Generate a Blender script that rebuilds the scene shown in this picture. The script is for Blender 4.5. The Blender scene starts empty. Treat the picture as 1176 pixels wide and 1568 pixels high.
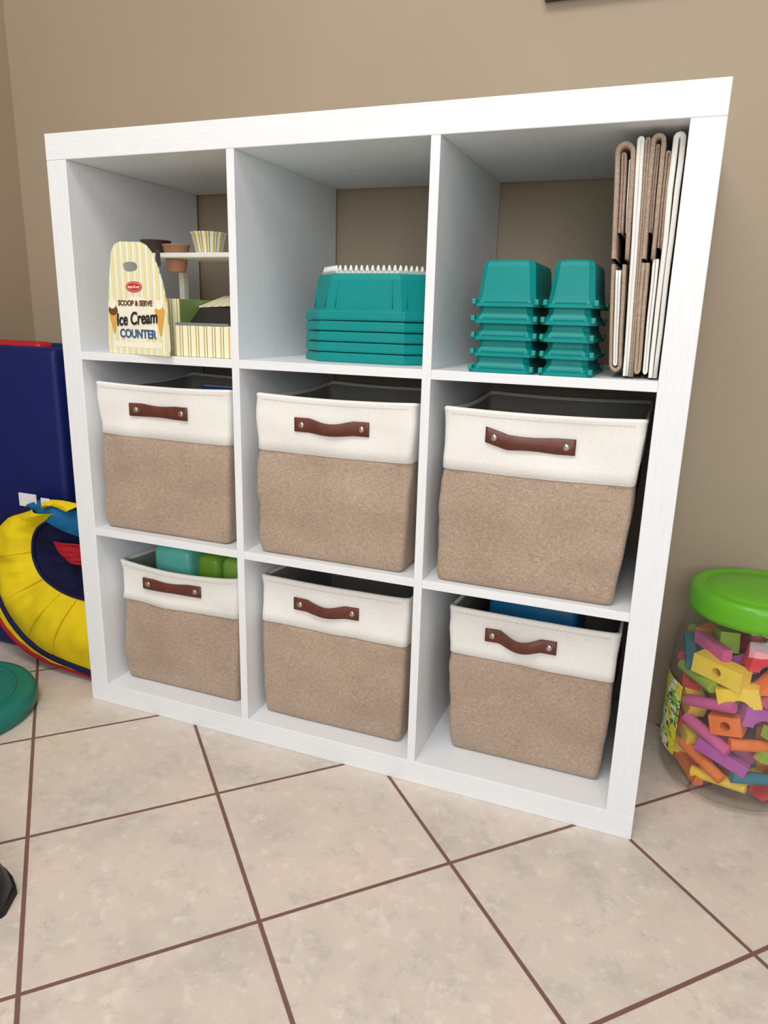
import bpy, bmesh, math, random
from mathutils import Matrix, Vector, noise
random.seed(7)
S=bpy.context.scene
try:
    S.view_settings.view_transform='Standard'
    S.view_settings.look='None'
except Exception: pass
COL=bpy.context.collection
def srgb(r,g,b):
    f=lambda c:(c/255)/12.92 if c/255<=0.04045 else ((c/255+0.055)/1.055)**2.4
    return (f(r),f(g),f(b),1)
# ---------------------------------------------------------------- materials
def newmat(name):
    m=bpy.data.materials.new(name);m.use_nodes=True
    nt=m.node_tree;b=nt.nodes["Principled BSDF"];return m,nt,b
def N(nt,t,**k):
    n=nt.nodes.new(t)
    for a,v in k.items(): setattr(n,a,v)
    return n
def L(nt,a,b): nt.links.new(a,b)
def coords(nt,scale=(1,1,1),rot=(0,0,0)):
    tc=N(nt,"ShaderNodeTexCoord");mp=N(nt,"ShaderNodeMapping")
    mp.inputs["Scale"].default_value=scale;mp.inputs["Rotation"].default_value=rot
    L(nt,tc.outputs["Object"],mp.inputs["Vector"]);return mp.outputs[0]
def noisetex(nt,vec,scale,detail=3,rough=0.5):
    n=N(nt,"ShaderNodeTexNoise");n.inputs["Scale"].default_value=scale;n.inputs["Detail"].default_value=detail
    n.inputs["Roughness"].default_value=rough;L(nt,vec,n.inputs["Vector"]);return n
def ramp(nt,fac,stops,interp='LINEAR'):
    r=N(nt,"ShaderNodeValToRGB");cr=r.color_ramp;cr.interpolation=interp
    while len(cr.elements)<len(stops): cr.elements.new(0.5)
    for e,(p,c) in zip(cr.elements,stops): e.position=p;e.color=c
    L(nt,fac,r.inputs[0]);return r.outputs[0]
def bump(nt,b,h,strength,dist=0.001):
    n=N(nt,"ShaderNodeBump");n.inputs["Strength"].default_value=strength;n.inputs["Distance"].default_value=dist
    L(nt,h,n.inputs["Height"]);L(nt,n.outputs[0],b.inputs["Normal"]);return n
def math_(nt,op,a,b=None,c=None):
    n=N(nt,"ShaderNodeMath",operation=op)
    for i,x in enumerate((a,b,c)):
        if x is None: continue
        if isinstance(x,(int,float)): n.inputs[i].default_value=x
        else: L(nt,x,n.inputs[i])
    return n.outputs[0]
def plain(name,col,rough=0.5,var=0.06,scale=30,spec=0.5,metal=0.0,coat=0.0,bmp=0.0):
    m,nt,b=newmat(name);v=coords(nt)
    n=noisetex(nt,v,scale,3)
    d=tuple(max(0,c*(1-var)) for c in col[:3])+(1,);l=tuple(min(1,c*(1+var)) for c in col[:3])+(1,)
    L(nt,ramp(nt,n.outputs[0],[(0.3,d),(0.7,l)]),b.inputs["Base Color"])
    b.inputs["Roughness"].default_value=rough;b.inputs["Metallic"].default_value=metal
    b.inputs["Specular IOR Level"].default_value=spec;b.inputs["Coat Weight"].default_value=coat
    if bmp: bump(nt,b,n.outputs[0],bmp)
    return m
def woodwhite(name,sc):
    m,nt,b=newmat(name)
    n=noisetex(nt,coords(nt,sc),1,3,0.5)
    L(nt,ramp(nt,n.outputs[0],[(0.30,srgb(232,236,240)),(0.50,srgb(237,240,243)),(0.7,srgb(239,242,244))]),b.inputs["Base Color"])
    b.inputs["Roughness"].default_value=0.42
    bump(nt,b,n.outputs[0],0.12,0.0006);return m
def linen():
    m,nt,b=newmat("tan_linen")
    a=noisetex(nt,coords(nt,(150,150,1500)),1.0,2,0.6)
    c=noisetex(nt,coords(nt,(1500,1500,150)),1.0,2,0.6)
    big=noisetex(nt,coords(nt),9,2)
    s=math_(nt,'ADD',a.outputs[0],c.outputs[0])
    s2=math_(nt,'MULTIPLY_ADD',big.outputs[0],0.25,s)
    L(nt,ramp(nt,math_(nt,'MULTIPLY',s2,0.5),[(0.36,srgb(136,116,101)),(0.56,srgb(172,151,132)),(0.76,srgb(208,189,170))]),b.inputs["Base Color"])
    b.inputs["Roughness"].default_value=0.82;b.inputs["Specular IOR Level"].default_value=0.25
    b.inputs["Sheen Weight"].default_value=0.1
    bump(nt,b,s,0.4,0.0006);return m
def canvas(name,c1,c2):
    m,nt,b=newmat(name)
    a=noisetex(nt,coords(nt,(200,200,1500)),1.0,1);c=noisetex(nt,coords(nt,(1500,1500,200)),1.0,1)
    s=math_(nt,'ADD',a.outputs[0],c.outputs[0])
    L(nt,ramp(nt,math_(nt,'MULTIPLY',s,0.5),[(0.3,c1),(0.7,c2)]),b.inputs["Base Color"])
    b.inputs["Roughness"].default_value=0.8;b.inputs["Specular IOR Level"].default_value=0.2
    bump(nt,b,s,0.3,0.0005);return m
def stripes(name,freq,stops,axis=0,rough=0.5):
    m,nt,b=newmat(name);tc=N(nt,"ShaderNodeTexCoord");sp=N(nt,"ShaderNodeSeparateXYZ");L(nt,tc.outputs["Object"],sp.inputs[0])
    f=math_(nt,'FRACT',math_(nt,'MULTIPLY',sp.outputs[axis],freq))
    L(nt,ramp(nt,f,stops,'CONSTANT'),b.inputs["Base Color"]);b.inputs["Roughness"].default_value=rough
    return m
def cupstripes(name):
    m,nt,b=newmat(name);tc=N(nt,"ShaderNodeTexCoord");sp=N(nt,"ShaderNodeSeparateXYZ");L(nt,tc.outputs["Object"],sp.inputs[0])
    an=math_(nt,'ARCTAN2',sp.outputs[1],sp.outputs[0])
    f=math_(nt,'FRACT',math_(nt,'MULTIPLY_ADD',an,14/(2*math.pi),7))
    L(nt,ramp(nt,f,[(0,srgb(250,248,235)),(0.35,srgb(235,180,40)),(0.6,srgb(250,248,235)),(0.75,srgb(110,160,80)),(0.9,srgb(250,248,235))],'CONSTANT'),b.inputs["Base Color"]);b.inputs["Roughness"].default_value=0.5
    return m
def wallmat():
    m,nt,b=newmat("tan_wall_paint");v=coords(nt)
    n=noisetex(nt,v,2.0,3);n2=noisetex(nt,v,160,4)
    L(nt,ramp(nt,n.outputs[0],[(0.3,srgb(165,149,126)),(0.7,srgb(171,155,132))]),b.inputs["Base Color"])
    b.inputs["Roughness"].default_value=0.6;bump(nt,b,n2.outputs[0],0.12,0.001);return m
def tilemat():
    m,nt,b=newmat("ceramic_floor_tile")
    tc=N(nt,"ShaderNodeTexCoord");sp=N(nt,"ShaderNodeSeparateXYZ");L(nt,tc.outputs["Object"],sp.inputs[0])
    u=math_(nt,'ADD',sp.outputs[0],sp.outputs[1]);w=math_(nt,'SUBTRACT',sp.outputs[0],sp.outputs[1])
    P=0.4285
    fu=math_(nt,'DIVIDE',math_(nt,'ADD',u,0.1615+P*40),P);fw=math_(nt,'DIVIDE',math_(nt,'ADD',w,-0.174+P*40),P)
    def edge(f):
        fr=math_(nt,'FRACT',f);return math_(nt,'MINIMUM',fr,math_(nt,'SUBTRACT',1.0,fr))
    wob=noisetex(nt,tc.outputs["Object"],60,2)
    e=math_(nt,'MINIMUM',edge(fu),edge(fw))
    e=math_(nt,'MULTIPLY_ADD',wob.outputs[0],0.002,e)
    g=N(nt,"ShaderNodeMapRange");g.inputs["From Min"].default_value=0.0092;g.inputs["From Max"].default_value=0.0127;L(nt,e,g.inputs["Value"])
    cb=N(nt,"ShaderNodeCombineXYZ");L(nt,math_(nt,'FLOOR',fu),cb.inputs[0]);L(nt,math_(nt,'FLOOR',fw),cb.inputs[1])
    wn=N(nt,"ShaderNodeTexWhiteNoise",noise_dimensions='3D');L(nt,cb.outputs[0],wn.inputs["Vector"])
    off=N(nt,"ShaderNodeVectorMath",operation='MULTIPLY_ADD');off.inputs[1].default_value=(7,7,7);L(nt,wn.outputs["Color"],off.inputs[0]);L(nt,tc.outputs["Object"],off.inputs[2])
    n1=noisetex(nt,off.outputs[0],7,5,0.62);n2=noisetex(nt,off.outputs[0],20,8,0.75);n3=noisetex(nt,off.outputs[0],38,6,0.7)
    base=ramp(nt,n1.outputs[0],[(0.3,srgb(202,191,181)),(0.48,srgb(216,205,194)),(0.7,srgb(225,209,197))])
    blot=ramp(nt,n2.outputs[0],[(0.53,(0,0,0,1)),(0.68,(1,1,1,1))])
    mx=N(nt,"ShaderNodeMix",data_type='RGBA');L(nt,math_(nt,'MULTIPLY',blot,0.62),mx.inputs[0]);L(nt,base,mx.inputs[6]);mx.inputs[7].default_value=srgb(181,176,170)
    sp2=ramp(nt,n3.outputs[0],[(0.34,(1,1,1,1)),(0.46,(0,0,0,1))])
    mx1=N(nt,"ShaderNodeMix",data_type='RGBA');L(nt,math_(nt,'MULTIPLY',sp2,0.5),mx1.inputs[0]);L(nt,mx.outputs[2],mx1.inputs[6]);mx1.inputs[7].default_value=srgb(238,230,220)
    mx2=N(nt,"ShaderNodeMix",data_type='RGBA');L(nt,g.outputs[0],mx2.inputs[0]);mx2.inputs[6].default_value=srgb(122,88,80);L(nt,mx1.outputs[2],mx2.inputs[7])
    L(nt,mx2.outputs[2],b.inputs["Base Color"])
    L(nt,math_(nt,'MULTIPLY_ADD',g.outputs[0],-0.50,0.85),b.inputs["Roughness"])
    h=math_(nt,'MULTIPLY_ADD',n2.outputs[0],0.12,g.outputs[0])
    bump(nt,b,h,0.6,0.0015);return m
def clearplastic():
    m,nt,b=newmat("clear_jar_plastic")
    out=nt.nodes["Material Output"]
    tr=N(nt,"ShaderNodeBsdfTransparent");tr.inputs[0].default_value=(0.96,0.965,0.965,1)
    gl=N(nt,"ShaderNodeBsdfGlossy");gl.inputs["Roughness"].default_value=0.07
    lw=N(nt,"ShaderNodeLayerWeight");lw.inputs[0].default_value=0.35
    n=noisetex(nt,coords(nt),14,2);bp=N(nt,"ShaderNodeBump");bp.inputs["Strength"].default_value=0.35;bp.inputs["Distance"].default_value=0.01;L(nt,n.outputs[0],bp.inputs["Height"])
    L(nt,bp.outputs[0],gl.inputs["Normal"])
    mx=N(nt,"ShaderNodeMixShader");L(nt,math_(nt,'MULTIPLY_ADD',lw.outputs["Facing"],0.40,0.05),mx.inputs[0]);L(nt,tr.outputs[0],mx.inputs[1]);L(nt,gl.outputs[0],mx.inputs[2]);L(nt,mx.outputs[0],out.inputs[0])
    return m
def labelmat():
    m,nt,b=newmat("printed_jar_label")
    n=noisetex(nt,coords(nt,(60,60,160)),1.0,3,.6);n2=noisetex(nt,coords(nt),26,1)
    base=ramp(nt,n2.outputs[0],[(0,srgb(220,215,60)),(0.5,srgb(235,238,222)),(0.6,srgb(150,195,60))],'CONSTANT')
    mx=N(nt,"ShaderNodeMix",data_type='RGBA');L(nt,ramp(nt,n.outputs[0],[(.56,(0,0,0,1)),(.58,(1,1,1,1))]),mx.inputs[0]);L(nt,base,mx.inputs[6]);mx.inputs[7].default_value=srgb(60,90,70)
    L(nt,mx.outputs[2],b.inputs["Base Color"]);b.inputs["Roughness"].default_value=.35;return m
WH=woodwhite("white_laminate_horizontal_grain",(22,420,420));WV=woodwhite("white_laminate_vertical_grain",(420,420,22))
LINEN=linen();BAND=canvas("white_canvas",srgb(230,229,224),srgb(246,245,241));LINING=canvas("grey_lining",srgb(138,134,126),srgb(160,155,146))
LEATHER=plain("brown_leather",srgb(98,48,34),0.45,0.2,60,bmp=0.3);METAL=plain("rivet_metal",srgb(190,180,165),0.25,0.05,metal=1.0)
TEAL=plain("teal_plastic",srgb(0,138,136),0.45,0.03,spec=.32);MINT=plain("mint_plastic",srgb(20,148,134),0.45,0.05)
WPL=plain("white_plastic",srgb(235,238,232),0.4,0.02);STITCH=plain("stitch_thread",srgb(206,200,188),0.8)
# ---------------------------------------------------------------- mesh helpers
def merge(dst,src,mi,mtx=None,smooth=False):
    for f in src.faces:
        f.material_index=mi;f.smooth=smooth
    if mtx is not None: bmesh.ops.transform(src,matrix=mtx,verts=src.verts)
    me=bpy.data.meshes.new("tmp");src.to_mesh(me);src.free();dst.from_mesh(me);bpy.data.meshes.remove(me)
def box(dst,x0,x1,y0,y1,z0,z1,mi=0,bev=0.001,mtx=None,seg=2):
    b=bmesh.new();bmesh.ops.create_cube(b,size=1)
    bmesh.ops.scale(b,vec=(x1-x0,y1-y0,z1-z0),verts=b.verts);bmesh.ops.translate(b,vec=((x0+x1)/2,(y0+y1)/2,(z0+z1)/2),verts=b.verts)
    if bev>0: bmesh.ops.bevel(b,geom=b.edges[:],offset=bev,segments=seg,affect='EDGES',profile=0.5)
    merge(dst,b,mi,mtx,bev>0.003)
def cyl(dst,c,r1,r2,h,mi=0,seg=32,mtx=None,bev=0,smooth=True):
    b=bmesh.new();bmesh.ops.create_cone(b,cap_ends=True,segments=seg,radius1=r1,radius2=r2,depth=h)
    bmesh.ops.translate(b,vec=(0,0,h/2),verts=b.verts)
    m=Matrix.Translation(c)@(mtx if mtx is not None else Matrix())
    merge(dst,b,mi,m,False if not smooth else True)
def sph(dst,c,s,mi=0,mtx=None,seg=20):
    b=bmesh.new();bmesh.ops.create_uvsphere(b,u_segments=seg,v_segments=seg//2,radius=1)
    m=Matrix.Translation(c)@(mtx if mtx is not None else Matrix())@Matrix.Diagonal((*s,1));merge(dst,b,mi,m,True)
def rings(dst,R,mi=0,cap0=True,cap1=True,smooth=True,mtx=None,closed=True,mis=None):
    b=bmesh.new();V=[[b.verts.new(p) for p in r] for r in R];n=len(R[0])
    for i in range(len(R)-1):
        for j in range(n if closed else n-1):
            k=(j+1)%n
            f=b.faces.new((V[i][j],V[i][k],V[i+1][k],V[i+1][j]));f.material_index=mis[i] if mis else mi
    if cap0:
        f=b.faces.new(V[0][::-1]);f.material_index=mis[0] if mis else mi
    if cap1:
        f=b.faces.new(V[-1]);f.material_index=mis[-1] if mis else mi
    bmesh.ops.recalc_face_normals(b,faces=b.faces)
    for f in b.faces: f.smooth=smooth
    if mtx is not None: bmesh.ops.transform(b,matrix=mtx,verts=b.verts)
    me=bpy.data.meshes.new("tmp");b.to_mesh(me);b.free();dst.from_mesh(me);bpy.data.meshes.remove(me)
def lathe(dst,prof,mi=0,seg=48,c=(0,0,0),cap0=True,cap1=True,fn=None):
    R=[]
    for r,z in prof:
        R.append([(c[0]+r*math.cos(2*math.pi*k/seg)*(fn(k/seg) if fn else 1),c[1]+r*math.sin(2*math.pi*k/seg)*(fn(k/seg) if fn else 1),c[2]+z) for k in range(seg)])
    rings(dst,R,mi,cap0,cap1)
def tube(dst,pts,r,mi=0,seg=10,closed=False):
    pts=[Vector(p) for p in pts];R=[];n=len(pts)
    for i,p in enumerate(pts):
        a=pts[i-1] if i>0 else pts[0];c=pts[i+1] if i<n-1 else pts[-1]
        t=(c-a).normalized();up=Vector((0,1,0)) if abs(t.y)<0.9 else Vector((0,0,1))
        s=t.cross(up).normalized();u=s.cross(t)
        R.append([tuple(p+r*(math.cos(2*math.pi*k/seg)*s+math.sin(2*math.pi*k/seg)*u)) for k in range(seg)])
    rings(dst,R,mi,True,True)
def prism(dst,poly,y0,y1,mi=0,mtx=None,bev=0):
    b=bmesh.new();A=[b.verts.new((x,y0,z)) for x,z in poly];B=[b.verts.new((x,y1,z)) for x,z in poly];n=len(poly)
    b.faces.new(A);b.faces.new(B[::-1])
    for i in range(n): b.faces.new((A[i],B[i],B[(i+1)%n],A[(i+1)%n]))
    bmesh.ops.recalc_face_normals(b,faces=b.faces)
    if bev: bmesh.ops.bevel(b,geom=b.edges[:],offset=bev,segments=1,affect='EDGES')
    merge(dst,b,mi,mtx)
def smoothcurve(P,n=8):
    P=[Vector(p) for p in P];out=[]
    for i in range(len(P)-1):
        p0=P[max(i-1,0)];p1=P[i];p2=P[i+1];p3=P[min(i+2,len(P)-1)]
        for k in range(n):
            t=k/n;out.append(0.5*((2*p1)+(-p0+p2)*t+(2*p0-5*p1+4*p2-p3)*t*t+(-p0+3*p1-3*p2+p3)*t**3))
    out.append(P[-1]);return out
def obj(name,bm,mats,parent=None,loc=(0,0,0),rot=(0,0,0)):
    me=bpy.data.meshes.new(name);bm.to_mesh(me);bm.free()
    for m in mats: me.materials.append(m)
    o=bpy.data.objects.new(name,me);COL.objects.link(o);o.location=loc;o.rotation_euler=rot
    if parent: o.parent=parent
    return o
def empty(name,loc=(0,0,0)):
    o=bpy.data.objects.new(name,None);COL.objects.link(o);o.location=loc;o.empty_display_size=0.05;return o
def textmesh(dst,s,size,mi,mtx,extr=0.0003,align='CENTER',sx=1,bold=.012,shear=0):
    cu=bpy.data.curves.new("t",'FONT');cu.body=s;cu.size=size;cu.extrude=extr;cu.align_x=align;cu.align_y='CENTER';cu.offset=size*bold;cu.shear=shear
    o=bpy.data.objects.new("t",cu);COL.objects.link(o);dg=bpy.context.evaluated_depsgraph_get()
    me=bpy.data.meshes.new_from_object(o.evaluated_get(dg))
    b=bmesh.new();b.from_mesh(me);bpy.data.meshes.remove(me);bpy.data.objects.remove(o);bpy.data.curves.remove(cu)
    merge(dst,b,mi,mtx@Matrix.Rotation(math.pi/2,4,'X')@Matrix.Diagonal((sx,1,1,1)))
# ---------------------------------------------------------------- room
WM=wallmat();FM=tilemat()
b=bmesh.new();box(b,-1.2,3.2,-4.0,0.45,-0.1,0,0,0);obj("floor",b,[FM])
b=bmesh.new();box(b,-0.55,3.2,0.40,0.5,0,2.6,0,0);obj("wall_back",b,[WM])
b=bmesh.new();box(b,-0.60,-0.49,-1.6,0.4,0,2.6,0,0);obj("wall_left",b,[WM])
b=bmesh.new();box(b,-1.2,3.2,-4.0,0.5,2.6,2.7,0,0);obj("ceiling",b,[plain("ceiling_paint",srgb(235,232,226),0.8)])
b=bmesh.new();fx0,fx1,fz0,fz1=0.803,1.25,1.378,1.90
for a in [(fx0,fx1,fz0,fz0+.03),(fx0,fx1,fz1-.03,fz1),(fx0,fx0+.03,fz0+.03,fz1-.03),(fx1-.03,fx1,fz0+.03,fz1-.03)]:
    box(b,a[0],a[1],0.378,0.3995,a[2],a[3],0,0.002)
box(b,fx0+.028,fx1-.028,0.392,0.3995,fz0+.028,fz1-.028,1,0)
obj("picture_frame",b,[plain("dark_frame_wood",srgb(48,36,30),0.4),plain("print_paper",srgb(210,200,185),0.6)])
# ---------------------------------------------------------------- shelf
X=[0,.0442,.3792,.3941,.7291,.7440,1.0790,1.1232];D=0.39
b=bmesh.new()
box(b,X[0],X[7],0,D,X[6],X[7],0,.0012);box(b,X[0],X[7],0,D,0,X[1],0,.0012)
box(b,X[0],X[1],0.0003,D,X[1],X[6],1,.0012);box(b,X[6],X[7],0.0003,D,X[1],X[6],1,.0012)
for i in (2,4): box(b,X[i],X[i+1],0.0005,D,X[1],X[6],1,.0008)
for z in (2,4):
    for i in (1,3,5): box(b,X[i],X[i+1],0.0012,D,X[z],X[z+1],0,.0008)
obj("cube_storage_shelf",b,[WH,WV])
# ---------------------------------------------------------------- fabric bins
def rrect(hx,hy,r,nx=18,ny=12,nc=4):
    P=[]
    def line(a,b_,n): 
        for k in range(n): P.append((a[0]+(b_[0]-a[0])*k/n,a[1]+(b_[1]-a[1])*k/n))
    def arc(cx,cy,a0):
        for k in range(nc): 
            t=a0+math.pi/2*k/nc;P.append((cx+r*math.cos(t),cy+r*math.sin(t)))
    line((-hx+r,-hy),(hx-r,-hy),nx);arc(hx-r,-hy+r,-math.pi/2)
    line((hx,-hy+r),(hx,hy-r),ny);arc(hx-r,hy-r,0)
    line((hx-r,hy),(-hx+r,hy),nx);arc(-hx+r,hy-r,math.pi/2)
    line((-hx,hy-r),(-hx,-hy+r),ny);arc(-hx+r,-hy+r,math.pi)
    return P
def bin_(x0,x1,yf,z,H,band,seed,hx0,hx1,sagH=0.004,botL=0,botR=0,lean=0,depth=0.31,ltilt=0,sag=.004,bulge=.004,crease=.006):
    cx=(x0+x1)/2;hx=(x1-x0)/2;hy=depth/2;cy=yf+hy
    b=bmesh.new();zb=H-band
    lv=[0,0.003,0.009,0.022]+[0.022+(zb-0.006-0.022)*k/12 for k in range(1,13)]+[zb-0.002,zb,zb+0.002]+[zb+0.002+(H-zb-0.008)*k/5 for k in range(1,6)]+[H-0.003,H]
    off=Vector((seed*3.7,seed*1.3,seed*2.1))
    def place(px,py,zz,inner=0,outd=0):
        t=zz/H;q=Vector((px,py,zz))
        tz=min(1,max(0,zz/zb))
        bul=math.sin(math.pi*tz**1.6)*0.003 if zz<zb else 0.0
        nrm=Vector((.6*px/hx if abs(px)>hx*0.93 else 0,py/hy if abs(py)>hy*0.95 else 0,0))
        d=noise.noise(Vector((q.x*9,q.y*9,q.z*14))+off)*0.007+noise.noise(Vector((q.x*22,q.y*22,q.z*38))+off)*0.0028
        if py<0 and zz<zb:
            for sx in (-1,1):
                dd=(px-sx*(hx-.020-.10*(1-tz)*.12))/.010
                d-=crease*math.exp(-dd*dd)*math.exp(-((tz-.80)/.22)**2)
        if zz<0.03: d*=zz/0.03*0.8+0.1
        if zz>H-0.02: d*=0.35
        q=q+nrm*(d+bul-inner+outd-(0.0 if zz>zb else 0.0015))
        kb=1-t
        if px<0: q.x+=botL*kb*(-px/hx)
        else: q.x-=botR*kb*(px/hx)
        q.y+=-lean*t*(1 if py<0 else 0.2)
        if t>0.5:
            q.z-=sagH*(t-0.5)*2*(1-(px/hx)**2)*(1 if abs(py)>hy*0.9 else 0)+0.010*(t-0.5)*2*(1-(py/hy)**2)*(1 if abs(px)>hx*0.9 else 0)
            q.y+=0.004*(t-0.5)*2*(1-(px/hx)**2)*(1 if py<0 else 0)
        q.x=min(max(q.x,-hx-0.005),hx+0.005)
        return (cx+q.x,cy+q.y,z+q.z)
    R=[];mis=[];r=0.010
    for i,zz in enumerate(lv):
        ins=0.007 if i==0 else (0.003 if i==1 else (0.0005 if i==2 else 0))
        P=rrect(hx-ins,hy-ins,r)
        od=0.0012 if zz>=zb+0.001 else (0.0 if zz<zb-0.001 else -0.0012)
        if zz>=H-0.004: od=0.0022
        R.append([place(px,py,max(zz,0.0006 if i==0 else zz),0,od) for px,py in P]);mis.append(0 if zz<zb else 1)
    P=rrect(hx,hy,r)
    R.append([place(px,py,H+0.0022,0.001,0) for px,py in P]);mis.append(1)
    R.append([place(px,py,H+0.001,0.006,0) for px,py in P]);mis.append(1)
    R.append([place(px,py,H-0.004,0.007,0) for px,py in P]);mis.append(1)
    mis[-1]=2
    for zz in [H*0.75,H*0.5,H*0.25,0.02,0.012]:
        R.append([place(px*0.975,py*0.985,zz,0.007,0) for px,py in P]);mis.append(2)
    rings(b,R,0,True,True,True,None,True,mis)
    for zz,o in ((H-0.008,0.0034),(zb+0.0045,0.0024)):
        pts=[]
        for k in range(61):
            px=-hx+0.012+(2*hx-0.024)*k/60;pts.append(Vector(place(px,-hy,zz,0,o-0.0012)))
        for k in range(0,60): 
            a=pts[k];c=pts[k+1];tube(b,[a,a.lerp(c,0.62)],0.00045,3,4)
    zc=H-band*0.48
    n=30;sh=0.0125;R=[]
    def surf(x): return place(x-cx,-hy,zc,0,0.0012)[1]
    ln=hx1-hx0
    ys=[surf(hx0+ln*k/n) for k in range(n+1)]
    for k in range(n+1):
        u=k/n;x=hx0+ln*u
        w=min(1,max(0,(u-0.20)/0.60));arch=math.sin(math.pi*w)**1.3 if 0<w<1 else 0
        zz=z+zc+ltilt*(max(0,0.26-u)/0.26)-sag*arch
        hh=sh*(1-0.16*arch);yy=min(ys[max(0,k-1):k+2])-0.0022-bulge*arch
        R.append([(x,yy,zz-hh),(x,yy-0.0022,zz-hh+0.001),(x,yy-0.0022,zz+hh-0.001),(x,yy,zz+hh)])
    rings(b,R,4,True,True,True)
    for u in (0.10,0.90):
        k=int(u*n);x=hx0+ln*u;yy=ys[k]-0.0045;zz=z+zc+ltilt*(max(0,0.26-u)/0.26)
        sph(b,(x,yy,zz),(0.0058,0.003,0.0058),5,None,16)
        cyl(b,(x,yy+0.0012,zz),0.0072,0.0072,0.001,5,20,Matrix.Rotation(math.pi/2,4,'X'))
    return obj("fabric_storage_bin",b,[LINEN,BAND,LINING,STITCH,LEATHER,METAL])
f2=X[3];f3=X[1]
bin_(.058,.362,.018,f2,.293,.100,1,.136,.272,botL=-.004,botR=0.013,sag=.0005,bulge=.002)
bin_(.419,.717,.012,f2,.293,.100,2,.499,.636,botL=0.0,botR=0.014,sag=.005)
bin_(.766,1.070,.010,f2,.293,.100,3,.836,.974,botL=-0.004,botR=0.018,ltilt=0.010,sag=0,bulge=.001,crease=.009)
bin_(.061,.350,.044,f3,.272,.086,4,.122,.262,botL=0.0,botR=0.008,sagH=0.012,sag=.001,bulge=.002)
bin_(.406,.708,.040,f3,.293,.094,5,.478,.612,botL=0.0,botR=0.008,sag=.006)
bin_(.780,1.068,.070,f3,.290,.090,6,.846,.970,botL=0.010,botR=0.008,lean=0.018,depth=0.29,sag=.009,bulge=.009)
b=bmesh.new();box(b,.095,.19,.11,.30,f3+.02,f3+.288,0,.012);box(b,.10,.185,.115,.295,f3+.286,f3+.294,0,.004);obj("toy_container",b,[plain("aqua_plastic",srgb(110,205,190),0.35)])
b=bmesh.new();box(b,.205,.262,.11,.30,f3+.02,f3+.284,0,.014);box(b,.266,.325,.11,.30,f3+.02,f3+.284,1,.014);obj("toy_container",b,[plain("green_plastic",srgb(120,170,50),0.35),plain("lime_plastic",srgb(140,190,80),0.35)])
b=bmesh.new();box(b,.83,.99,.14,.34,f3+.02,f3+.296,0,.010);box(b,.845,.975,.155,.325,f3+.294,f3+.302,1,.004);obj("plastic_box",b,[plain("blue_plastic",srgb(20,110,160),0.35),plain("skyblue_plastic",srgb(110,170,205),0.35)])
b=bmesh.new();box(b,.20,.335,.16,.18,f2+.02,f2+.283,0,.002);box(b,.205,.333,.163,.177,f2+.03,f2+.284,1,.0);obj("picture_book",b,[plain("book_blue",srgb(30,80,170),0.4),plain("book_pages",srgb(235,230,220),0.7)])
# ---------------------------------------------------------------- teal octagonal tubs
def octo(x0,x1,y0,y1,c,z,ins=0):
    x0+=ins;x1-=ins;y0+=ins;y1-=ins
    return [(x0+c,y0,z),(x1-c,y0,z),(x1,y0+c,z),(x1,y1-c,z),(x1-c,y1,z),(x0+c,y1,z),(x0,y1-c,z),(x0,y0+c,z)]
sh=X[5];b=bmesh.new();e=(.463,.724,.068,.33,.050)
p=0.0178
def tub(z,full):
    R=[octo(*e,z+.0004,.001),octo(*e,z+.0035,0),octo(*e,z+p-.0040,.0010),octo(*e,z+p-.0012,.003),octo(*e,z+p-.0006,.010)]
    if full: R+= [octo(*e,z+p+.001,.0105),octo(*e,z+p+.050,.016),octo(*e,z+p+.0575,.019),octo(*e,z+p+.0605,.024)]
    rings(b,R,0,True,True,False)
for k in range(5): tub(sh+p*k,k==4)
zt=sh+5*p+.0605
za,zb2=sh+5*p+.004,sh+5*p+.048
for (i,t0) in ((0,.12),(0,.88),(7,.14),(7,.86),(1,.14)):
    A0=octo(*e,za,.0106);B0=octo(*e,zb2,.0156)
    i2=(i+1)%8
    a0=Vector(A0[i]).lerp(Vector(A0[i2]),t0);b0=Vector(B0[i]).lerp(Vector(B0[i2]),t0)
    tube(b,[a0,b0],.0011,0,6)
R=[octo(*e,zt-.001,.024),octo(*e,zt+.004,.022),octo(*e,zt+.004,.028),octo(*e,zt-.0005,.030)]
rings(b,R,1,False,True,False)
O=[Vector(q) for q in octo(*e,zt+.003,.025)]
for i in range(8):
    a=O[i];c=O[(i+1)%8];n=max(2,int((c-a).length/0.0095))
    for k in range(n):
        q=a.lerp(c,(k+.5)/n);cyl(b,q,0.0046,0.0014,0.010,1,8)
obj("toy_bin_stack",b,[TEAL,WPL])
def sstack(x0,x1,y0,y1,seed):
    b=bmesh.new();P=.0243
    rnd=random.Random(seed)
    def rr(z,ins): return octo(x0,x1,y0,y1,.008,z,ins)
    for k in range(5):
        z=sh+P*k+0.0004;j=rnd.uniform(-.0015,.0010)
        top=k==4
        R=[rr(z,.0),rr(z+.0045,.0),rr(z+.006,.0035),rr(z+.010,.005)]
        if top: R+=[rr(z+.018,.0065),rr(z+.058,.0105),rr(z+.064,.012),rr(z+.067,.017)]
        else: R+=[rr(z+.016,.0085),rr(z+P+.001,.0095)]
        R=[[(q[0]+j,q[1]+j,q[2]) for q in r] for r in R]
        rings(b,R,0,True,True,False)
        for xx in (x0+.0025,x1-.0025):
            for yy in (y0+.006,y1-.006):
                box(b,xx+j-.003,xx+j+.003,yy-.006,yy+.006,z+.003,z+.0110,1,.001)
        box(b,x0+.016,x1-.016,y0+.003+j,y0+.012+j,z+.006,z+.0095,0,.0008)
    obj("toy_bin_stack",b,[TEAL,MINT])
sstack(.803,.902,.006,.185,1);sstack(.909,.986,.004,.185,2)
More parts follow.
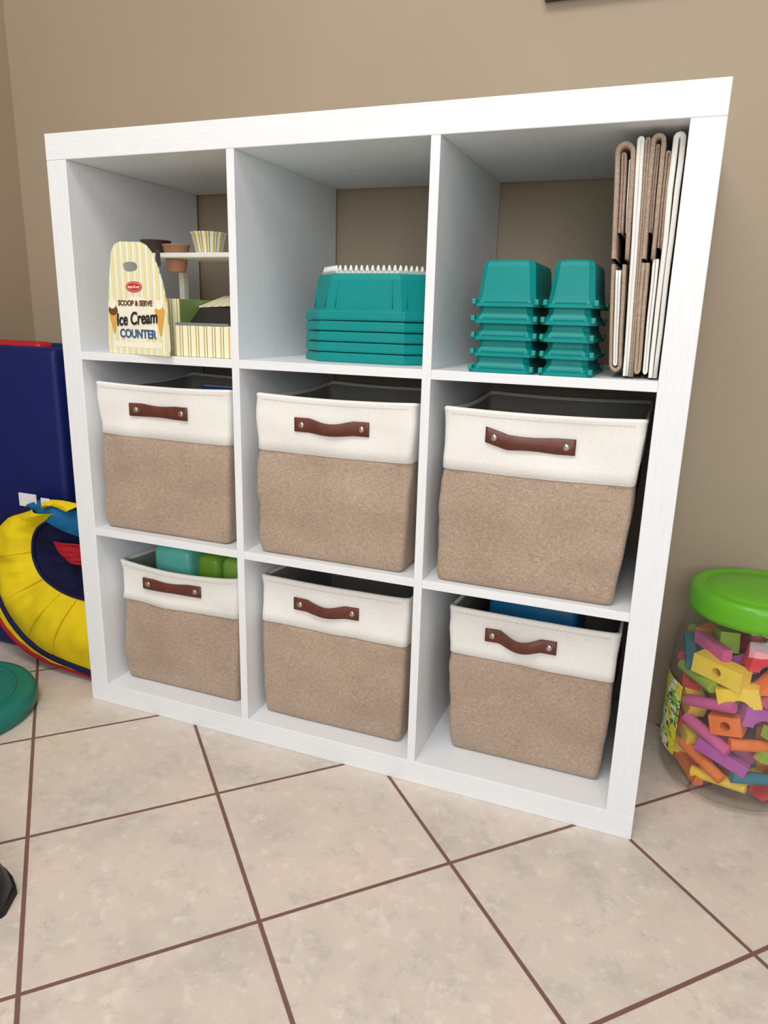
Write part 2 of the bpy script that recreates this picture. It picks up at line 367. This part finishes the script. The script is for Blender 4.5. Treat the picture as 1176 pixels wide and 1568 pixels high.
# ---------------------------------------------------------------- folded fabric bins
sh0=sh
def leanx(bm):
    for v in bm.verts:
        t=min(1,max(0,(v.co.z-sh0)/.31));v.co.x=1.0765-(1.0765-v.co.x)*(1-.24*(1-t))
def fold(x0,w,mi0,z0,z1,yf,dep,b,close_top=True,t=.005):
    r=w/2;cx=x0+r;pts=[];zt=z1-r;zb_=z0
    pts.append((x0+t/2,zb_));m=10
    for k in range(m+1): pts.append((x0+t/2,zb_+(zt-zb_)*k/m))
    rr=max(r-t/2,.0006)
    for k in range(1,9):
        a=math.pi-math.pi*k/9;pts.append((cx+rr*math.cos(a),zt+rr*math.sin(a)))
    for k in range(m+1): pts.append((x0+w-t/2,zt-(zt-zb_)*k/m))
    if not close_top: pts=[(x,z0+z1-z) for x,z in pts]
    R=[];n=len(pts)
    for i,(x,z) in enumerate(pts):
        a=Vector(pts[max(0,i-1)]);c=Vector(pts[min(n-1,i+1)]);d=(c-a)
        d=d.normalized() if d.length>1e-7 else Vector((0,1));nn=Vector((-d.y,d.x))*t/2
        wob=0.0014*noise.noise(Vector((x*40,z*14,1.0+x0*30)));yw=yf+0.005*noise.noise(Vector((x*60,z*12,3.3)))
        R.append([(x+nn.x+wob,yw+.0015,z+nn.y),(x+nn.x*.55+wob,yw,z+nn.y*.55),(x-nn.x*.55+wob,yw,z-nn.y*.55),(x-nn.x+wob,yw+.0015,z-nn.y),(x-nn.x+wob,yw+dep,z-nn.y),(x+nn.x+wob,yw+dep,z+nn.y)])
    rings(b,R,mi0,True,True,True)
fz0=sh+.001
def folded(xa,scheme):
    b=bmesh.new()
    for sc in scheme:
        (dx,w,mi,z0,z1,top,dy)=sc[:7];fold(xa+dx,w,mi,z0,z1,.028+dy,.27-dy,b,top,sc[7] if len(sc)>7 else .005)
    leanx(b)
    obj("folded_fabric_bin",b,[LINEN,BAND,LINING,LEATHER])
folded(.9865,[(0,.0270,0,fz0+.165,1.062,True,0,.0065),(.0185,.0035,1,fz0+.20,1.040,True,.004,.0016),(.0078,.0075,0,fz0+.20,1.050,True,.008,.0035),
 (.0005,.0225,0,fz0+.008,fz0+.158,False,.002,.0055),(.0075,.0085,1,fz0+.016,fz0+.15,False,.004,.004)])
folded(1.0145,[(0,.0100,1,fz0+.003,1.067,True,0,.0048)])
folded(1.0252,[(0,.0072,0,fz0+.002,1.066,True,.004,.0034),(.0076,.0190,0,fz0+.165,1.070,True,0,.006),(.014,.0055,0,fz0+.20,1.058,True,.006,.0026),(.0078,.012,0,fz0+.006,fz0+.16,False,.002,.0058)])
folded(1.0525,[(0,.0070,0,fz0+.18,1.050,True,.010,.0032),(-.004,.009,1,fz0+.006,fz0+.165,False,.004,.0042),(.0075,.0160,1,fz0+.002,1.071,True,0,.0072)])
# ---------------------------------------------------------------- ice cream counter toy
root=empty("ice_cream_counter_toy",(.102,.012,sh+.0005))
SM=stripes("striped_card",62,[(0,srgb(250,248,230)),(0.22,srgb(235,222,150)),(0.38,srgb(250,248,230)),(0.5,srgb(228,214,120)),(0.66,srgb(250,248,232)),(0.78,srgb(180,205,150)),(0.86,srgb(250,248,232))])
BLK=plain("black_ink",srgb(30,28,30),0.5);RED=plain("red_ink",srgb(200,40,50),0.5);BLU=plain("blue_ink",srgb(60,95,140),0.5);CRM=plain("cream_card",srgb(250,246,225),0.5);BRN=plain("brown_ink",srgb(110,70,45),0.5);YEL=plain("cone_yellow",srgb(225,170,80),0.5)
a=math.radians(-9)
pl=[(0,0),(.160,0),(.159,.060),(.156,.095),(.149,.125),(.139,.152),(.126,.176),(.112,.189),(.098,.194),(.048,.196),(.034,.192),(.024,.181),(.017,.150),(.008,.100),(.003,.05)]
b=bmesh.new()
def resample(poly,n,c):
    out=[]
    for k in range(n):
        t=2*math.pi*k/n;d=Vector((math.cos(t),math.sin(t)));best=None
        for i in range(len(poly)):
            p=Vector(poly[i])-c;q=Vector(poly[(i+1)%len(poly)])-c;e_=q-p
            den=d.x*e_.y-d.y*e_.x
            if abs(den)<1e-12: continue
            s=(p.x*e_.y-p.y*e_.x)/den;u=(p.x*d.y-p.y*d.x)/den
            if s>0 and -1e-9<=u<=1+1e-9 and (best is None or s>best): best=s
        out.append(tuple(c+d*best))
    return out
c=Vector((.070,.153));n=120
angs=[2*math.pi*k/n for k in range(n)]
outer=resample(pl,n,c);inner=[(c.x+.019*math.cos(t),c.y+.0085*math.copysign(abs(math.sin(t))**.7,math.sin(t))) for t in angs]
th=.003
R=[[(x,0,z) for x,z in inner],[(x,0,z) for x,z in outer],[(x,th,z) for x,z in outer],[(x,th,z) for x,z in inner],[(x,0,z) for x,z in inner]]
rings(b,R,0,False,False,False)
def disc(cx,cz,rx,rz,mi,y=-.0006):
    prism(b,[(cx+rx*math.cos(2*math.pi*k/28),cz+rz*math.sin(2*math.pi*k/28)) for k in range(28)],y,y+.0008,mi)
disc(.080,.062,.058,.040,4,-.0003)
disc(.078,.1185,.021,.0095,2,-.0006);disc(.078,.1185,.0185,.0075,4,-.0008);disc(.078,.1185,.0178,.0068,2,-.0010)
textmesh(b,"toys & co",.0075,4,Matrix.Translation((.078,-.0013,.1185)))
textmesh(b,"SCOOP & SERVE",.0130,5,Matrix.Translation((.079,-.0012,.090)),sx=.95,bold=.03)
textmesh(b,"Ice Cream",.031,1,Matrix.Translation((.081,-.0019,.063))@Matrix.Rotation(math.radians(-4),4,'Y'),sx=.82,bold=.02,shear=.2)
textmesh(b,"COUNTER",.021,6,Matrix.Translation((.082,-.0012,.036)),sx=.95,bold=.03)
for sx,m2 in ((.020,5),(.141,7)):
    prism(b,[(sx-.011,.072),(sx+.011,.072),(sx+.002,.036),(sx-.002,.036)],-.0012,-.0004,7)
    disc(sx,.077,.012,.009,m2,-.0014);disc(sx-.001,.088,.009,.008,4,-.0016)
prism(b,[(.02,.012),(.14,.012),(.14,.022),(.02,.022)],-.0005,0,4)
sign=obj("front_sign",b,[SM,BLK,RED,RED,CRM,BRN,BLU,YEL],root,(0,0,0),(0,0,a))
b=bmesh.new()
TX0,TX1,TY0,TY1=.150,.270,.022,.20
box(b,.020,.150,.020,.20,0,.10,0,.001)
box(b,TX0+.002,TX1,TY0-.022+.002,TY0-.018,0,.055,0,.0006)
box(b,TX0+.002,TX0+.005,TY0-.018,TY1,0,.055,0,.0006);box(b,TX1-.003,TX1,TY0-.018,TY1,0,.055,0,.0006);box(b,TX0,TX1,TY1,TY1+.003,0,.10,0,.0006)
box(b,TX0+.005,TX1-.003,TY0-.018,TY1,.0,.004,2,0)
mt=Matrix.Translation((TX0+.006,.035,.052))@Matrix.Rotation(math.radians(38),4,'X')
box(b,0,.108,0,.055,0,.0025,1,.0004,mt);
mt2=Matrix.Translation((TX0+.002,.075,.086))@Matrix.Rotation(math.radians(14),4,'X')@Matrix.Rotation(math.radians(-3),4,'Y')
box(b,0,.112,0,.09,0,.0025,0,.0004,mt2)
box(b,.152,.262,.002,.010,.053,.059,3,.001)
DK=plain("dark_card",srgb(34,30,30),0.5)
obj("tray_box",b,[stripes("striped_tray_card",58,[(0,srgb(246,240,210)),(0.3,srgb(196,160,50)),(0.42,srgb(246,240,210)),(0.62,srgb(120,150,80)),(0.72,srgb(246,240,210))]),DK,CRM,plain("grey_trim",srgb(130,130,130),0.4)],root)
b=bmesh.new();box(b,-.002,.268,.085,.175,.176,.185,0,.002);box(b,.050,.062,.155,.17,.10,.176,0,.001);box(b,.255,.263,.15,.17,.0,.176,0,.001);box(b,.052,.062,.0835,.0855,.160,.190,1,.0005)
obj("cup_shelf",b,[WPL,plain("dark_bracket",srgb(60,62,66),0.5)],root)
def cup(cx,cy,z0,r0,r1,h,m,fill=None):
    b=bmesh.new();lathe(b,[(r0*.98,0),(r0,.001),(r1,h-.003),(r1+.0018,h-.002),(r1+.0018,h),(r1-.0012,h),(r1-.0015,h-.003),(r0-.001,.004)],0,36)
    if fill: cyl(b,(0,0,h*.8),r1*.93,r1*.93,.002,1,36)
    mats=[m]+([fill] if fill else [])
    obj("paper_cup",b,mats,root,(cx,cy,z0))
cup(.143,.130,.1855,.026,.034,.038,cupstripes("striped_cup_paper"),CRM)
cup(.073,.120,.152,.017,.025,.050,plain("tan_cup_card",srgb(176,128,100),0.6),BRN)
cup(.018,.130,.1855,.021,.028,.026,plain("dark_cup_card",srgb(70,54,46),0.6),BRN)
# ---------------------------------------------------------------- jar of blocks
JC=(1.287,.264,0.0);root=empty("toy_block_jar",JC)
b=bmesh.new()
prof=[(.092,.0006),(.108,.002),(.122,.012),(.128,.035),(.129,.06),(.1275,.066),(.129,.072),(.129,.16),(.128,.25),(.124,.285),(.114,.312),(.106,.328),(.104,.332),(.104,.352)]
fac=lambda u:1+0.007*math.cos(u*2*math.pi*10)
lathe(b,prof,0,80,(0,0,0),True,False,fac)
obj("jar_body",b,[clearplastic()],root)
b=bmesh.new()
lathe(b,[(.107,.331),(.113,.333),(.1145,.341),(.1145,.368),(.112,.375),(.106,.378),(.100,.3765),(.094,.3735),(.088,.3735),(.084,.377),(.080,.379),(.03,.379),(.001,.379)],0,120,(0,0,0),True,True,lambda u:1+0.003*math.cos(u*2*math.pi*40) )
obj("lid",b,[plain("lime_lid_plastic",srgb(98,178,28),0.35,0.04)],root)
b=bmesh.new();R=[]
for z in (.06,.10,.14,.17,.20):
    R.append([(.1312*math.cos(math.radians(t)),.1312*math.sin(math.radians(t)),z) for t in range(165,216,5)])
rings(b,R,0,False,False,True,None,False)
obj("jar_label",b,[labelmat()],root)
cols=[plain("foam_"+n_,srgb(*c_),0.75,0.05) for n_,c_ in dict(yellow=(248,215,70),orange=(240,125,50),red=(222,62,72),purple=(182,92,175),green=(155,188,60),teal=(30,125,145),pink=(214,100,160)).items()]
b=bmesh.new();rnd=random.Random(5)
def block(kind,mi,M):
    if kind==0:
        w,h,d=rnd.choice((.052,.090)),.034,.032;n=24;r=.0085
        def sq(y):
            o=[]
            for k in range(n):
                t=2*math.pi*k/n;cx_,cz_=math.cos(t),math.sin(t);m_=max(abs(cx_),abs(cz_));o.append((cx_/m_*w/2,y,cz_/m_*h/2))
            return o
        ci=lambda y:[(r*math.cos(2*math.pi*k/n),y,r*math.sin(2*math.pi*k/n)) for k in range(n)]
        rings(b,[ci(-d/2),sq(-d/2),sq(d/2),ci(d/2),ci(-d/2)],mi,False,False,False,M)
    elif kind==1: cyl(b,(0,0,0),.0105,.0105,.092,mi,20,M@Matrix.Translation((0,0,-.046)),0,False)
    elif kind==2: box(b,-.045,.045,-.009,.009,-.011,.011,mi,.001,M)
    elif kind==3: prism(b,[(-.03,-.018),(.03,-.018),(0,.022)],-.016,.016,mi,M)
    elif kind==4:
        P_=[(-.034,-.018)]+[(.016*math.cos(t),-.018+.016*math.sin(t)) for t in [math.pi-math.pi*k/10 for k in range(11)]]+[(.034,-.018),(.034,.018),(-.034,.018)]
        prism(b,P_,-.016,.016,mi,M)
def place_block(ang,rad,z,kind,mi,tw):
    M=Matrix.Translation((rad*math.cos(ang),rad*math.sin(ang),z))@Matrix.Rotation(ang+math.pi/2,4,'Z')@Matrix.Rotation(tw,4,'Y')
    if kind==1: M=M@Matrix.Rotation(math.pi/2,4,'Y')
    block(kind,mi,M)
layer=0;z=.034;last=0
while z<.300:
    top=z>.265
    rad=.076 if top else .092
    if z<.05: rad=.080
    nseg=5 if top else 7
    for k in range(nseg):
        ang=2*math.pi*(k+.5*(layer%2)+rnd.uniform(-.12,.12))/nseg
        kd=rnd.choice([0,0,0,1,1,1,2,2,3,4])
        mi=rnd.choice([i for i in (0,0,0,1,1,1,2,2,3,4,4,5,6) if i!=last]);last=mi
        rr_=rad+(.008 if kd in (1,2) and not top else 0)
        place_block(ang,rr_,z+rnd.uniform(-.005,.005),kd,mi,rnd.uniform(-.40,.40)*(0.5 if z<.05 or top else 1))
    for k in range(3):
        ang=2*math.pi*(k+rnd.random())/3;place_block(ang,.045,z,rnd.choice([0,2,4]),rnd.randrange(7),rnd.uniform(-.6,.6)*(0.3 if z<.05 else 1))
    z+=.0300;layer+=1
obj("foam_blocks",b,cols,root)
# ---------------------------------------------------------------- folded gym mat
NAVY=plain("navy_vinyl",srgb(10,26,92),0.5,0.08,20,spec=.3);REDV=plain("red_vinyl",srgb(180,22,36),0.45,0.05)
b=bmesh.new()
box(b,-.488,-.140,.115,.165,.001,.740,0,.016,None,4);box(b,-.488,-.235,.167,.215,.001,.749,1,.014,None,4);box(b,-.488,-.165,.217,.265,.001,.744,0,.014,None,4)
obj("folded_gym_mat",b,[NAVY,REDV])
# ---------------------------------------------------------------- collapsed pop-up play tent
YV=plain("yellow_nylon",srgb(228,200,20),0.75,0.12,14,bmp=0.6,spec=.25);NV=plain("navy_nylon",srgb(14,20,66),0.7,0.1,spec=.25);RV=plain("red_nylon",srgb(165,26,42),0.75,0.1,spec=.25);BV=plain("blue_nylon",srgb(18,95,145),0.75,0.1,spec=.25);MV=plain("dark_mesh",srgb(14,18,52),0.8,0.3,spec=.2)
def W(u,v,y): return Vector((-.335+.00195*u,y,.40-.00152*(v-765)))
b=bmesh.new()
def patch(C1,C2,bul,mi,m=12,wr=.014):
    A=smoothcurve(C1,8);B_=smoothcurve(C2,8);R=[];nA=len(A)
    for i in range(nA):
        q=B_[round(i*(len(B_)-1)/(nA-1))];row=[]
        for j in range(m+1):
            t=j/m;p_=A[i].lerp(q,t);s_=math.sin(math.pi*t)
            w_=noise.noise(Vector((p_.x*25,p_.z*9,mi)))*wr+noise.noise(Vector((i*.55,t*1.2,mi+5.)))*wr*.7
            p_=p_+Vector((0,-bul*s_+w_*s_,0));row.append(tuple(p_))
        R.append(row)
    rings(b,R,mi,False,False,True,None,False)
outerY=[W(70,772,.07),W(25,795,.07),W(4,850,.065),W(10,905,.055),W(35,958,.05),W(78,994,.05),W(150,1012,.055)]
innerY=[W(112,775,.085),W(78,800,.07),W(66,838,.07),W(76,868,.065),W(98,884,.06),W(125,894,.06),W(160,900,.07)]
patch(outerY,innerY,.026,0)
# seams radiating over the yellow panel
for i,t0 in ((2,.0),(3,.4),(4,.5),(5,.2)):
    A0=outerY[i].lerp(outerY[i+1],t0);B0=innerY[i].lerp(innerY[i+1],t0)
    tube(b,[A0.lerp(B0,k/6)+Vector((0,-.030*math.sin(math.pi*k/6)-.001,0)) for k in range(7)],.0014,0,6)
backo=[W(30,790,.10),W(-30,840,.09),W(-35,900,.08),W(-5,955,.07),W(40,996,.06),W(90,1013,.06),W(160,1019,.06)]
midb=[o.lerp(p_,.5) for o,p_ in zip(outerY,backo)]
patch(midb,outerY,.006,1,6,.004);patch(backo,midb,.006,0,6,.004)
tube(b,smoothcurve([p_+Vector((0,-.003,0)) for p_ in outerY],8),.007,1,8)
tube(b,smoothcurve([p_+Vector((0,-.004,.0)) for p_ in backo],8),.006,2,8)
tube(b,smoothcurve([p_+Vector((0,-.002,0)) for p_ in innerY],8),.004,1,8)
patch(innerY,[W(150,770,.095),W(140,800,.095),W(130,840,.095),W(130,865,.09),W(140,878,.09),W(150,888,.09),W(170,895,.09)],-.010,4)
patch([W(60,770,.075),W(85,785,.068),W(110,800,.075),W(140,810,.085)],[W(80,757,.09),W(105,762,.09),W(125,770,.09),W(150,775,.09)],.010,3)
patch([W(92,820,.080),W(100,836,.078),W(114,850,.080)],[W(135,820,.09),W(138,836,.09),W(142,850,.09)],.006,2)
patch([W(85,770,.072),W(100,764,.072),W(120,770,.072)],[W(90,757,.08),W(110,755,.08),W(140,757,.08)],.008,0)
box(b,-.235,-.185,.070,.074,.392,.422,5,.001,None);box(b,-.175,-.150,.074,.077,.398,.416,5,.001,None)
obj("pop_up_play_tent",b,[YV,NV,RV,BV,MV,plain("white_tag",srgb(225,225,225),0.7)])
# ---------------------------------------------------------------- teal disc
b=bmesh.new();lathe(b,[(.150,.0006),(.162,.003),(.166,.010),(.166,.030),(.160,.042),(.148,.046),(.142,.044),(.120,.046),(.06,.048),(.001,.049)],0,72)
for r_ in (.125,.09): lathe(b,[(r_-.003,.045),(r_-.002,.049),(r_+.002,.049),(r_+.003,.045)],0,72,(0,0,0),False,False)
obj("balance_disc",b,[plain("teal_rubber",srgb(5,118,108),0.45,0.05)],None,(-.220,-.168,0))
# ---------------------------------------------------------------- black shoe (toe peeks in)
b=bmesh.new();R=[]
for k in range(13):
    u=k/12;l=.26*u-.13;w=.045*(1-abs(2*u-1)**3.2)**.5*(1.0 if u>.4 else .88)+.002
    hgt=.030+.045*(1-u)**.8+(.012 if u>.6 else 0)*(1-u)*2.0
    if u>.9: hgt*=.75
    ring=[]
    for j in range(16):
        t=2*math.pi*j/16;ring.append((l,w*math.cos(t),.012+max(0,math.sin(t))*hgt+min(0,math.sin(t))*.010))
    R.append(ring)
rings(b,R,0,True,True,True)
R=[[(x,y*1.06,z) for x,y,z in [(.26*k/12-.13,(.046*(1-abs(2*k/12-1)**3.2)**.5+.003)*s_,z_) for s_,z_ in ((-1,.0006),(1,.0006),(1,.014),(-1,.014))]] for k in range(13)]
rings(b,R,1,True,True,False)
obj("black_shoe",b,[plain("black_leather",srgb(22,22,24),0.4),plain("black_sole",srgb(14,14,14),0.7)],None,(.190,-.497,0),(0,0,math.radians(-8)))
# ---------------------------------------------------------------- lights
w=bpy.data.worlds.new("world");S.world=w;w.use_nodes=True;bg=w.node_tree.nodes["Background"];bg.inputs[0].default_value=(0.97,0.98,1.0,1);bg.inputs[1].default_value=0.42
def area(name,loc,target,size,power,col):
    l=bpy.data.lights.new(name,'AREA');l.shape='RECTANGLE';l.size=size[0];l.size_y=size[1];l.energy=power;l.color=col
    o=bpy.data.objects.new(name,l);COL.objects.link(o);o.location=loc;o.rotation_euler=(Vector(target)-Vector(loc)).to_track_quat('-Z','Y').to_euler();return o
area("ceiling_lamp",(0.7,-1.3,2.55),(0.7,-1.2,0),(1.0,1.0),31,(1,.97,.93))
area("window_light",(1.7,-3.7,1.7),(0.6,0.2,0.6),(1.8,1.5),53,(.97,.98,1))
# ---------------------------------------------------------------- camera
cd=bpy.data.cameras.new("camera");co=bpy.data.objects.new("camera",cd);COL.objects.link(co);S.camera=co
cd.sensor_width=36;cd.sensor_fit='AUTO';cd.lens=25.413;cd.clip_start=.01
co.location=(1.09657,-1.09771,.81975);co.rotation_euler=(1.30934,-0.02605,0.37619)
